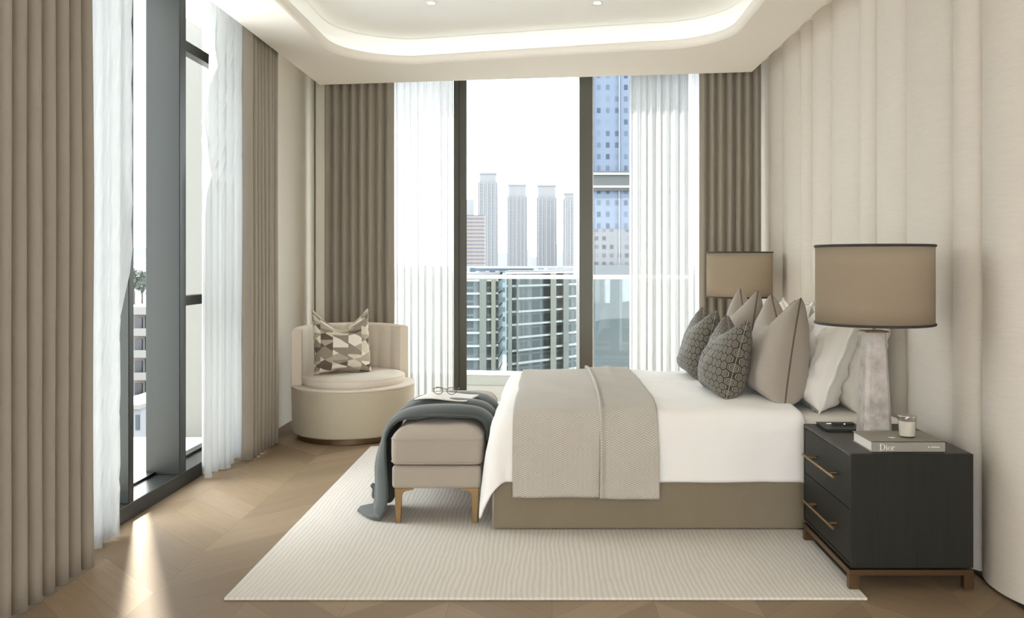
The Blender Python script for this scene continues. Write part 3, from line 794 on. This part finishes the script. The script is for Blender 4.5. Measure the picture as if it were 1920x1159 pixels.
# ================================================================ table lamp
def table_lamp(h_stone=.452):
    r = empty('table_lamp', (0, 0, 0))
    def octo(w_, c_): return [(-w_+c_, -w_), (w_-c_, -w_), (w_, -w_+c_), (w_, w_-c_), (w_-c_, w_), (-w_+c_, w_), (-w_, w_-c_), (-w_, -w_+c_)]
    m = MB(); A = octo(.062, .017); B = octo(.041, .011)
    m.add([(x, y, 0) for x, y in A]+[(x, y, h_stone) for x, y in B], [tuple(range(7, -1, -1)), tuple(range(8, 16))]+[(i, (i+1) % 8, 8+(i+1) % 8, 8+i) for i in range(8)])
    m.build('stone_base', M['marble'], r, bevel=.001)
    MB().prism(octo(.050, .012), h_stone, h_stone+.006).build('cap_plate', M['brass'], r, bevel=.001)
    MB().tube([(0, 0, h_stone+.006), (0, 0, .70)], .006, 12).build('stem', M['brass'], r, smooth='auto')
    R_, z0, z1 = .243, .490, .822
    m = MB(); m.grid(lambda u, v: (R_*math.cos(2*PI*u), R_*math.sin(2*PI*u), z0+(z1-z0)*v), 96, 4, flip=False)
    sh = m.build('lamp_shade', M['shade'], r, smooth=True, solid=.003, merge=.0002)
    for z_ in (z0, z1):
        MB().tube([((R_+.0005)*math.cos(a), (R_+.0005)*math.sin(a), z_) for a in [2*PI*k/96 for k in range(96)]], .0055, 8, True).build('shade_trim', M['trimdark'], sh, smooth=True)
    m = MB()
    for k in range(3):
        a = 2*PI*k/3+.4; m.tube([(0, 0, .70), (R_*math.cos(a)*.99, R_*math.sin(a)*.99, .70)], .002, 6)
    m.build('shade_spider', M['brass'], r)
    MB().lathe([(0, .61), (.012, .612), (.014, .63), (.028, .655), (.030, .672), (.022, .69), (0, .70)], 20).build('bulb', M['paper'], r, smooth=True)
    return r
M['trimdark'] = simple('charcoal_trim', '#33302f', .8)
lp = table_lamp(); lp.location = (1.40, 3.68, .5437); tag(lp, 'near marble table lamp with taupe drum shade and dark trim', 'table lamp', 'marble table lamps')
lp2 = copy_tree(lp); lp2.location = (1.425, 6.40, .5437); lp2['label'] = 'far table lamp with pale drum shade beyond the bed cushions'

# ================================================================ things on the nightstand
bk = tag(empty('book', (1.42, 3.4805, .5437)), 'thick grey cloth book with white title on the near nightstand', 'book')
a, b = .1455, .1065
m = MB(); m.box(-a, a, -b, b, .0395, .0435); m.box(-a, a, -b, b, 0, .004); m.box(-a, a, -b, -b+.004, 0, .0435); m.build('cover', M['bookgrey'], bk, bevel=.001)
MB().box(-a+.004, a-.004, -b+.004, b-.005, .004, .0395).build('pages', M['paper'], bk)
def serif_text():
    m = MB(); T = .0006
    def pl(pts): m.prism(pts, 0, T)
    def ringpoly(cx_, cy_, rx, ry, tx, ty, a0=0, a1=2*PI, N=28):
        for k in range(N):
            p, q = a0+(a1-a0)*k/N, a0+(a1-a0)*(k+1)/N
            g = lambda t, o: (cx_+(rx-(tx*abs(math.cos(t))**1.2+ty*.25)*o)*math.cos(t), cy_+(ry-ty*o)*math.sin(t))
            pl([g(p, 0), g(q, 0), g(q, 1), g(p, 1)])
    # D
    pl([(.12, 0), (.25, 0), (.25, 1), (.12, 1)]); pl([(0, 0), (.40, 0), (.40, .045), (0, .045)]); pl([(0, .955), (.40, .955), (.40, 1), (0, 1)])
    ringpoly(.36, .5, .55, .5, .14, .05, -PI/2, PI/2)
    # i
    x = 1.03; pl([(x+.06, 0), (x+.15, 0), (x+.15, .58), (x+.06, .58)]); pl([(x, 0), (x+.21, 0), (x+.21, .035), (x, .035)]); pl([(x, .545), (x+.1, .545), (x+.1, .58), (x, .58)])
    pl([(x+.105+.06*math.cos(2*PI*k/12), .76+.06*math.sin(2*PI*k/12)) for k in range(12)])
    # o
    ringpoly(1.60, .29, .28, .30, .10, .035)
    # r
    x = 1.98; pl([(x+.06, 0), (x+.15, 0), (x+.15, .58), (x+.06, .58)]); pl([(x, 0), (x+.23, 0), (x+.23, .035), (x, .035)]); pl([(x, .545), (x+.1, .545), (x+.1, .58), (x, .58)])
    pl([(x+.15, .40), (x+.25, .52), (x+.36, .55), (x+.38, .60), (x+.27, .60), (x+.15, .50)]); pl([(x+.385+.055*math.cos(2*PI*k/10), .53+.055*math.sin(2*PI*k/10)) for k in range(10)])
    return m
m = serif_text(); s_ = .0255
m.v = [(-a+.031+v[0]*s_*.98, -b-.0001-v[2], .0085+v[1]*s_) for v in m.v]
m.build('title_lettering', M['spinewhite'], bk)
m = MB()
for k in range(11):
    if k == 2: continue
    x = .078+k*.0042; m.box(x, x+.0028, -b-.0004, -b-.0001, .0195, .0225 if k % 3 else .0235)
m.build('small_lettering', M['spinewhite'], bk)
m = MB(); m.add([(.0 -.035+.014*math.cos(t)*(1+.3*math.sin(3*t)), -.03+.012*math.sin(t), .0437) for t in [2*PI*k/24 for k in range(24)]], [tuple(range(24))]); m.build('cover_emblem', M['spinewhite'], bk)

cd = tag(empty('candle', (1.452, 3.463, .5872)), 'small white candle in a clear glass jar on the grey book', 'candle')
MB().lathe([(0, 0), (.031, 0), (.033, .003), (.036, .075), (.0375, .086), (.0355, .086), (.0342, .074), (.0312, .006), (0, .006)], 40).build('glass_jar', M['clear'], cd, smooth='auto')
MB().lathe([(0, .0065), (.0305, .0065), (.0325, .060), (.031, .066), (0, .066)], 40).build('wax', M['wax'], cd, smooth='auto')
MB().lathe([(.0358, .0845), (.0378, .085), (.0378, .088), (.0358, .088)], 40).build('rim', M['silver'], cd, smooth=True)
nb_ = tag(empty('notebook', (1.315, 3.865, .5437), math.radians(-2)), 'flat black leather notebook on the nightstand beside the lamp base', 'notebook')
MB().box(-.085, .085, -.088, .088, .010, .0125).box(-.085, .085, -.088, .088, 0, .0025).build('cover', M['black'], nb_, bevel=.001)
MB().box(-.080, .082, -.085, .085, .0025, .010).build('pages', simple('dark_page_edge', '#2a2a28', .7), nb_)
pn = tag(empty('pen', (1.325, 3.87, .5615), math.radians(-12)), 'black ballpoint pen with silver tip on the black notebook', 'pen')
MB().tube([(-.045, 0, 0), (.055, 0, 0)], .0045, 10).build('barrel', M['black'], pn, smooth='auto')
MB().tube([(-.045, 0, 0), (-.062, 0, -.0005), (-.068, 0, -.001)], lambda t: .0042-.0032*t, 10).build('tip', M['silver'], pn, smooth='auto')
MB().tube([(.008, 0, 0), (.016, 0, 0)], .0050, 10).build('band', M['silver'], pn, smooth='auto')

# ================================================================ outside
def by(x, d=0): return 9.9 - .138*(x+1) + d
m = MB(); m.prism([(-2.45, WY(-2.45)+.06), (4.2, WY(4.2)+.06), (4.2, by(4.2, .15)), (-3.4, by(-3.4, .15))], -.25, -.01)
struct(m.build('floor_balcony', M['concrete']))
rl = tag(empty('balcony_railing', (0, 0, 0)), 'glass balcony balustrade with white handrail outside the end window', 'railing')
m = MB(); m.add([(x, by(x, d), z) for x in (-3.3, 4.1) for d in (-.03, .03) for z in (1.098, 1.142)], [(0,1,3,2),(4,6,7,5),(0,4,5,1),(2,3,7,6),(0,2,6,4),(1,5,7,3)])
m.build('handrail', M['white_paint'], rl, bevel=.006)
xs = [-3.3, -1.6, .30, 2.2, 4.1]
for p, q in zip(xs[:-1], xs[1:]):
    m = MB(); m.add([(x, by(x, d), z) for x in (p+.01, q-.01) for d in (-.006, .006) for z in (.03, 1.10)], [(0,1,3,2),(4,6,7,5),(0,4,5,1),(2,3,7,6),(0,2,6,4),(1,5,7,3)])
    m.build('glass_panel', M['railglass'], rl)
m = MB(); m.add([(x, by(x, d), z) for x in (-3.3, 4.1) for d in (-.04, .04) for z in (-.01, .03)], [(0,1,3,2),(4,6,7,5),(0,4,5,1),(2,3,7,6),(0,2,6,4),(1,5,7,3)])
m.build('base_channel', M['white_paint'], rl)
# pale return wall outside the left window, extended to block a stray sun beam
m = MB(); m.box(-2.93, -2.40, 6.4, 6.75, -.3, 5.6); struct(m.build('wall_exterior', simple('pale_render', '#6a6964', .9)))
m = MB(); m.box(-3.6, -2.31, 2.0, 6.4, -.3, -.02); struct(m.build('floor_ledge', simple('ledge_white', '#dcdad5', .9)))

# --- city
ZG = -27.3
m = MB(); m.add([(-3000, 20, ZG), (3000, 20, ZG), (3000, 5000, ZG), (-3000, 5000, ZG)], [(0,1,2,3)])
struct(m.build('ground', simple('city_ground', '#8e9090', .9)))
def facade(name, base, win, sx_, sz_, fx=.5, fz=.5, rnd_=.35, rough=.6, axis='x'):
    n = NT(name); x, y, z = n.sep(n.coord('Object')); h = n.math('ADD', x, y)
    cx_ = n.math('DIVIDE', h, sx_); cz_ = n.math('DIVIDE', z, sz_)
    a = n.math('LESS_THAN', n.math('ABSOLUTE', n.math('SUBTRACT', n.math('FRACT', cx_), .5)), fx/2)
    b = n.math('LESS_THAN', n.math('ABSOLUTE', n.math('SUBTRACT', n.math('FRACT', cz_), .5)), fz/2)
    k = n.math('MULTIPLY', a, b); r = n.white(n.comb(n.math('FLOOR', cx_), n.math('FLOOR', cz_)))
    k = n.math('MULTIPLY', k, n.math('MULTIPLY_ADD', r, rnd_, 1-rnd_))
    n.base(n.mix(k, srgb(base), srgb(win))); n.rough(rough); n.p.inputs['Specular IOR Level'].default_value = .05 if rough > .5 else .4; return n.m
def px(x, Z): return (x-VX)*Z/F
def pz(y, Z): return H-(y-VY)*Z/F
GT = 'distant hazy towers'
def tower(x0, x1, y, Z, mat, label, crown=None, group=GT, depth=None, fins=True, crownmat=None, bands=0):
    X0_, X1_ = px(x0, Z), px(x1, Z); d = depth or (X1_-X0_)*.8; zt = pz(y, Z)
    r = empty('tower', ((X0_+X1_)/2, Z+d/2, ZG)); tag(r, label, 'building', group)
    w_ = (X1_-X0_)/2; hh = zt-ZG
    hb = hh
    if crown: hb = pz(crown[1], Z)-ZG
    MB().box(-w_, w_, -d/2, d/2, 0, hb).build('body', mat, r)
    if crown:
        i = crown[0]*Z/F
        MB().box(-w_+i, w_-i, -d/2+i, d/2-i, hb, hh*.985).build('crown', crownmat or mat, r)
        MB().box(-w_+i*.6, w_-i*.6, -d/2+i*.6, d/2-i*.6, hh*.985, hh).build('parapet', crownmat or mat, r)
    if fins:
        for k in range(5):
            x = -w_ + 2*w_*(k+.5)/5
            MB().box(x-w_*.04, x+w_*.04, -d/2-.8, -d/2, 0, hb*.99).build('fin', M['fin'], r)
    return r
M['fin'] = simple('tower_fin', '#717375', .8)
M['far1'] = facade('hazed_tower_facade', '#6b6c6e', '#636669', 9, 3.6, .5, .6)  # distance haze put into the colours: flat greys, windows barely darker
M['far1c'] = simple('hazed_tower_crown', '#68696b', .8)
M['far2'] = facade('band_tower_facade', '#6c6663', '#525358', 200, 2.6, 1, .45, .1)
M['far3'] = simple('hazed_far_block', '#77797b', .9)  # plain grey with the haze of distance in its colour
tower(896, 932, 323, 900, M['far1'], 'tallest hazy tower left of three matching towers', (3, 341), crownmat=M['far1c'])
tower(951, 988, 345, 900, M['far1'], 'middle hazy tower standing alone in the glass door view', (2.5, 368), crownmat=M['far1c'])
tower(1006, 1044, 346, 900, M['far1'], 'hazy tower directly left of the tower by the mullion', (2.5, 370), crownmat=M['far1c'])
tower(1056, 1100, 361, 850, M['far1'], 'hazy tower partly hidden behind the centre mullion', (3, 372), crownmat=M['far1c'])
tower(866, 908, 403, 600, M['far2'], 'brownish tower with horizontal window bands beside the door frame', None, fins=False)
tower(866, 888, 374, 950, M['far3'], 'plain pale tower behind the banded brownish tower', None, fins=False)
for x0_, x1_, yt, Zs, lb_ in ((926, 954, 474, 1250, 'low pale skyline block between the tallest tower and the lone middle tower'),
        (984, 995, 469, 1300, 'slim low skyline block touching the lone middle tower'),
        (994, 1010, 482, 1350, 'lowest skyline block beside the third hazy tower'),
        (1041, 1050, 458, 1300, 'taller skyline block just right of the third hazy tower'),
        (1049, 1062, 472, 1400, 'skyline block against the tower cut by the centre mullion')):
    tower(x0_, x1_, yt, Zs, M['far3'], lb_, None, 'low distant skyline blocks', fins=False, depth=8)
# big blue tower right of the mullion
M['bluet'] = facade('blue_tower_facade', '#545d6a', '#323943', 1.8, 2.3, .42, .46, .9)
M['bluet2'] = facade('blue_tower_side', '#575d64', '#25292d', 1.2, 3.3, .6, .7, .8)
Zt = 170
r = tag(empty('tower', (px(1165, Zt), Zt, ZG)), 'large blue glazed tower seen through right pane by the mullion', 'building')
W_ = (px(1290, Zt)-px(1106, Zt))/2; xo = px(1106, Zt)-px(1165, Zt)
def tb(nm, a_, b_, y1, y2, mt, dd=0, dp=24): MB().box(px(a_, Zt)-px(1165, Zt), px(b_, Zt)-px(1165, Zt), -dd, dp, pz(y2, Zt)-ZG, pz(y1, Zt)-ZG).build(nm, mt, r)
tb('upper_block', 1112, 1290, 20, 322, M['bluet'])
tb('stair_bay', 1100, 1112, -20, 330, M['bluet2'], .6)
tb('plant_floor', 1098, 1290, 322, 358, simple('plant_floor_grey', '#3d3f3f', .8), .8)
tb('lower_block', 1112, 1290, 358, 430, M['bluet'], 0)
M['bluet3'] = facade('busy_lower_facade', '#595b5d', '#303235', 1.5, 1.7, .5, .5, .95)
tb('podium_block', 1112, 1290, 430, 497, M['bluet3'], .3)
tb('podium_base', 1104, 1290, 497, 860, simple('podium_dark', '#3c4144', .6), 3)
tb('scaffold_mast', 1076, 1082, -20, 515, facade('mast_lattice', '#b9bcbe', '#7e8284', 1.0, 1.2, .5, .35, .5), 1, 1)
for x in (1160, ): tb('vertical_line', x, x+1.4, 20, 497, M['fin'], .5, 0)
for k, yv in enumerate((325, 349)): tb('ledge', 1098, 1290, yv, yv+4, simple('ledge_grey', '#7b7b78', .8), 1.4, 0)

# glass apartment block with curved balconies below the handrail
M['flatg'] = facade('apartment_glazing', '#5d6266', '#2f3a42', 5.5, 3.2, .72, .86, .5, .25)
M['slab'] = simple('balcony_slab', '#a3a4a3', .8); M['pier'] = simple('pier_render', '#6a6a67', .9)
M['cream'] = simple('cream_render', '#7b776e', .9)
Za = 200
def apartment(x0, x1, label, ytop, slope, bow, nf=9, ph=0.0, pier=None):
    Xa, Xb = px(x0, Za), px(x1, Za); zt = pz(ytop, Za)
    r = tag(empty('apartment_building', (Xa, Za, ZG)), label, 'building', 'curved balcony apartment blocks'); W_ = Xb-Xa; hh = zt-ZG
    def curve(off, N=14):
        return [(W_*k/N, slope*W_*k/N - bow*math.sin(PI*k/N*.8) - off) for k in range(N+1)]
    def plan(off): return curve(off) + [(W_, slope*W_+16), (0, 16)]
    MB().prism(plan(0), 0, hh).build('body', M['flatg'], r)
    fl = 3.05
    z = hh-ph
    while z > 1:
        MB().prism(plan(1.5), z-.22, z+.22).build('balcony_slab', M['slab'], r); z -= fl
    MB().prism(plan(.8), hh, hh+.5).build('roof', simple('roof_grey', '#6a6e70', .9), r)
    if pier:
        for a_, b_, mt in pier:
            p = curve(1.0)
            ia = int(14*a_); ib = max(ia+1, int(14*b_))
            q = [(W_*a_, slope*W_*a_-bow*math.sin(PI*a_*.8)-2.0), (W_*b_, slope*W_*b_-bow*math.sin(PI*b_*.8)-2.0), (W_*b_, slope*W_*b_+1), (W_*a_, slope*W_*a_+1)]
            MB().prism(q, 0, hh-.2).build('pier', mt, r)
    return r
apartment(950, 1092, 'apartment block with white balcony bands left of the centre mullion', 512, 1.1, .5, pier=[(.02, .07, M['pier']), (.13, .15, M['pier']), (.58, .66, M['cream']), (.76, .84, M['pier'])])
apartment(846, 934, 'apartment block with curved white balconies beside the door frame', 516, .25, 2.0, pier=[(.62, .76, M['pier']), (.86, .95, M['cream'])], ph=1.2)
# roof strips and pavilions on the skyline just above the handrail
m = MB(); m.box(px(890, 210), px(1000, 210), 210, 222, pz(508, 210), pz(503, 210)); tag(m.build('roof_canopy', simple('slate_roof', '#3b4750', .6)), 'long slate roof canopy above the apartment block with white bands', 'roof canopy')
m = MB(); m.box(px(1030, 230), px(1100, 230), 230, 240, pz(509, 230), pz(504, 230)); tag(m.build('roof_canopy', simple('slate_roof_b', '#46525a', .6)), 'short slate roof canopy touching the centre mullion', 'roof canopy')
m = MB(); m.box(px(868, 260), px(1095, 260), 262, 280, ZG, pz(500, 260)); tag(m.build('office_block', facade('office_low', '#7b848b', '#3a4249', 3, 3, .6, .5, .7)), 'low grey office block behind the slate canopies', 'building')

# --- left sliver view : pale apartment with recessed balconies, rooftop trees, street
Zl = 125
lb = tag(empty('apartment_building', (px(292, Zl), Zl, ZG)), 'pale pink apartment block with recessed balconies through the left window', 'building')
ox = px(292, Zl)
def lbx(nm, a_, b_, y1, y2, d0, d1, mt): return MB().box(px(a_, Zl+d0)-ox, px(b_, Zl+d0)-ox, d0, d1, pz(y2, Zl+d0)-ZG, pz(y1, Zl+d0)-ZG).build(nm, mt, lb)
M['pinkw'] = facade('pink_render', '#79716c', '#6c645f', 2.4, .8, .96, .08, .2)
M['lslab'] = simple('pale_balcony', '#676461', .9)
M['dwin'] = simple('dark_window', '#2c3036', .25)
lbx('wall', 278, 330, 545, 860, 0, 14, M['pinkw']); lbx('back_wall', 215, 285, 575, 860, 3.5, 14, M['pinkw'])
lbx('roof_parapet', 276, 330, 535, 546, -.5, 14, M['lslab'])
for k, yv in enumerate((585, 625, 666, 708, 750, 792, 832)):
    lbx('balcony', 215, 279, yv, yv+5, -1.0, 3.5, M['lslab'])
    lbx('balcony_parapet', 215, 279, yv-9, yv, -1.0, -.7, M['lslab'])
    if yv < 800: 
        wdo = lbx('window', 252.5, 266, yv+11, yv+33, 3.3, 3.5, M['dwin'])
        lbx('window_surround', 269, 271.5, yv+8, yv+34, 3.1, 3.5, M['cream'])
# grey corner house lower in the sliver
m = MB(); gh = tag(empty('corner_house', (px(251, 105), 105, ZG)), 'grey corner house with two dark windows at the street below', 'building')
gx = px(251, 105)
def ghb(nm, a_, b_, y1, y2, d0, d1, mt): return MB().box(px(a_, 105)-gx, px(b_, 105)-gx, d0, d1, pz(y2, 105)-ZG, pz(y1, 105)-ZG).build(nm, mt, gh)
ghb('wall', 205, 264, 765, 935, 0, 12, simple('grey_render', '#68696c', .9)); ghb('cornice', 205, 267, 758, 766, -.6, 12, M['lslab'])
for y1, y2 in ((778, 806), (822, 846)): ghb('window', 255, 262, y1, y2, -.15, 0, M['dwin'])
m = MB(); m.add([(px(180, 190), 190, ZG+.05), (px(320, 190), 190, ZG+.05), (px(320, 90)+4, 90, ZG+.05), (px(180, 90), 90, ZG+.05)], [(0,1,2,3)]); struct(m.build('street', simple('asphalt_pale', '#6f7072', .9)))
# distant strip with bands behind the trees
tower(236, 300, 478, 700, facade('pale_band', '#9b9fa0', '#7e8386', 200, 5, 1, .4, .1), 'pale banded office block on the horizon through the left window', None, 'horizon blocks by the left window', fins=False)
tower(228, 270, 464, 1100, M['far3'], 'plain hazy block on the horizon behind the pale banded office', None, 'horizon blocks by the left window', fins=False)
# trees: trunk with clustered leaf crown
M['leaf'] = simple('dark_leaf', '#4a4f48', .8); M['bark'] = simple('bark', '#4b443c', .9)
def tree(x, y, Z, s, label, seed):
    rg = random.Random(seed); X_ = px(x, Z); z0 = pz(y, Z)
    t = tag(empty('tree', (X_, Z, z0-6*s)), label, 'tree', 'trees behind the pale apartment block')
    m = MB(); m.tube([(0, 0, 0), (.1*s, 0, 2.5*s), (-.1*s, .1, 5*s)], lambda q: .28*s*(1-.6*q), 7)
    for k in range(5):
        a = rg.uniform(0, 2*PI); m.tube([(0, 0, 3.3*s), (math.cos(a)*1.4*s, math.sin(a)*1.4*s, (5+rg.random())*s)], lambda q: .1*s*(1-.6*q), 5)
    m.build('trunk', M['bark'], t, smooth=True)
    m = MB()
    for k in range(420):
        a = rg.uniform(0, 2*PI); b_ = rg.uniform(-1, 1); rr_ = rg.random()**.4
        lump = 1 + .35*math.sin(3*a+seed)*math.cos(2*b_)
        c = Vector((math.cos(a)*math.sqrt(1-b_*b_)*2.3*s*rr_*lump, math.sin(a)*math.sqrt(1-b_*b_)*2.3*s*rr_, 5.4*s + b_*1.6*s*rr_))
        d1_ = Vector([rg.uniform(-1, 1) for _ in range(3)]).normalized()*.34*s; d2_ = Vector([rg.uniform(-1, 1) for _ in range(3)]).normalized()*.26*s
        m.add([c-d1_, c+d2_, c+d1_, c-d2_], [(0,1,2,3)])
    m.build('crown', M['leaf'], t)
tree(250, 515, 150, 1.0, 'dark leafy tree nearest the near mullion in the left window sliver', 3)
tree(266, 528, 190, 1.0, 'smaller dark tree between two others above the pale block', 4)
tree(283, 516, 163, .9, 'dark leafy tree over the corner of the pale pink block', 5)
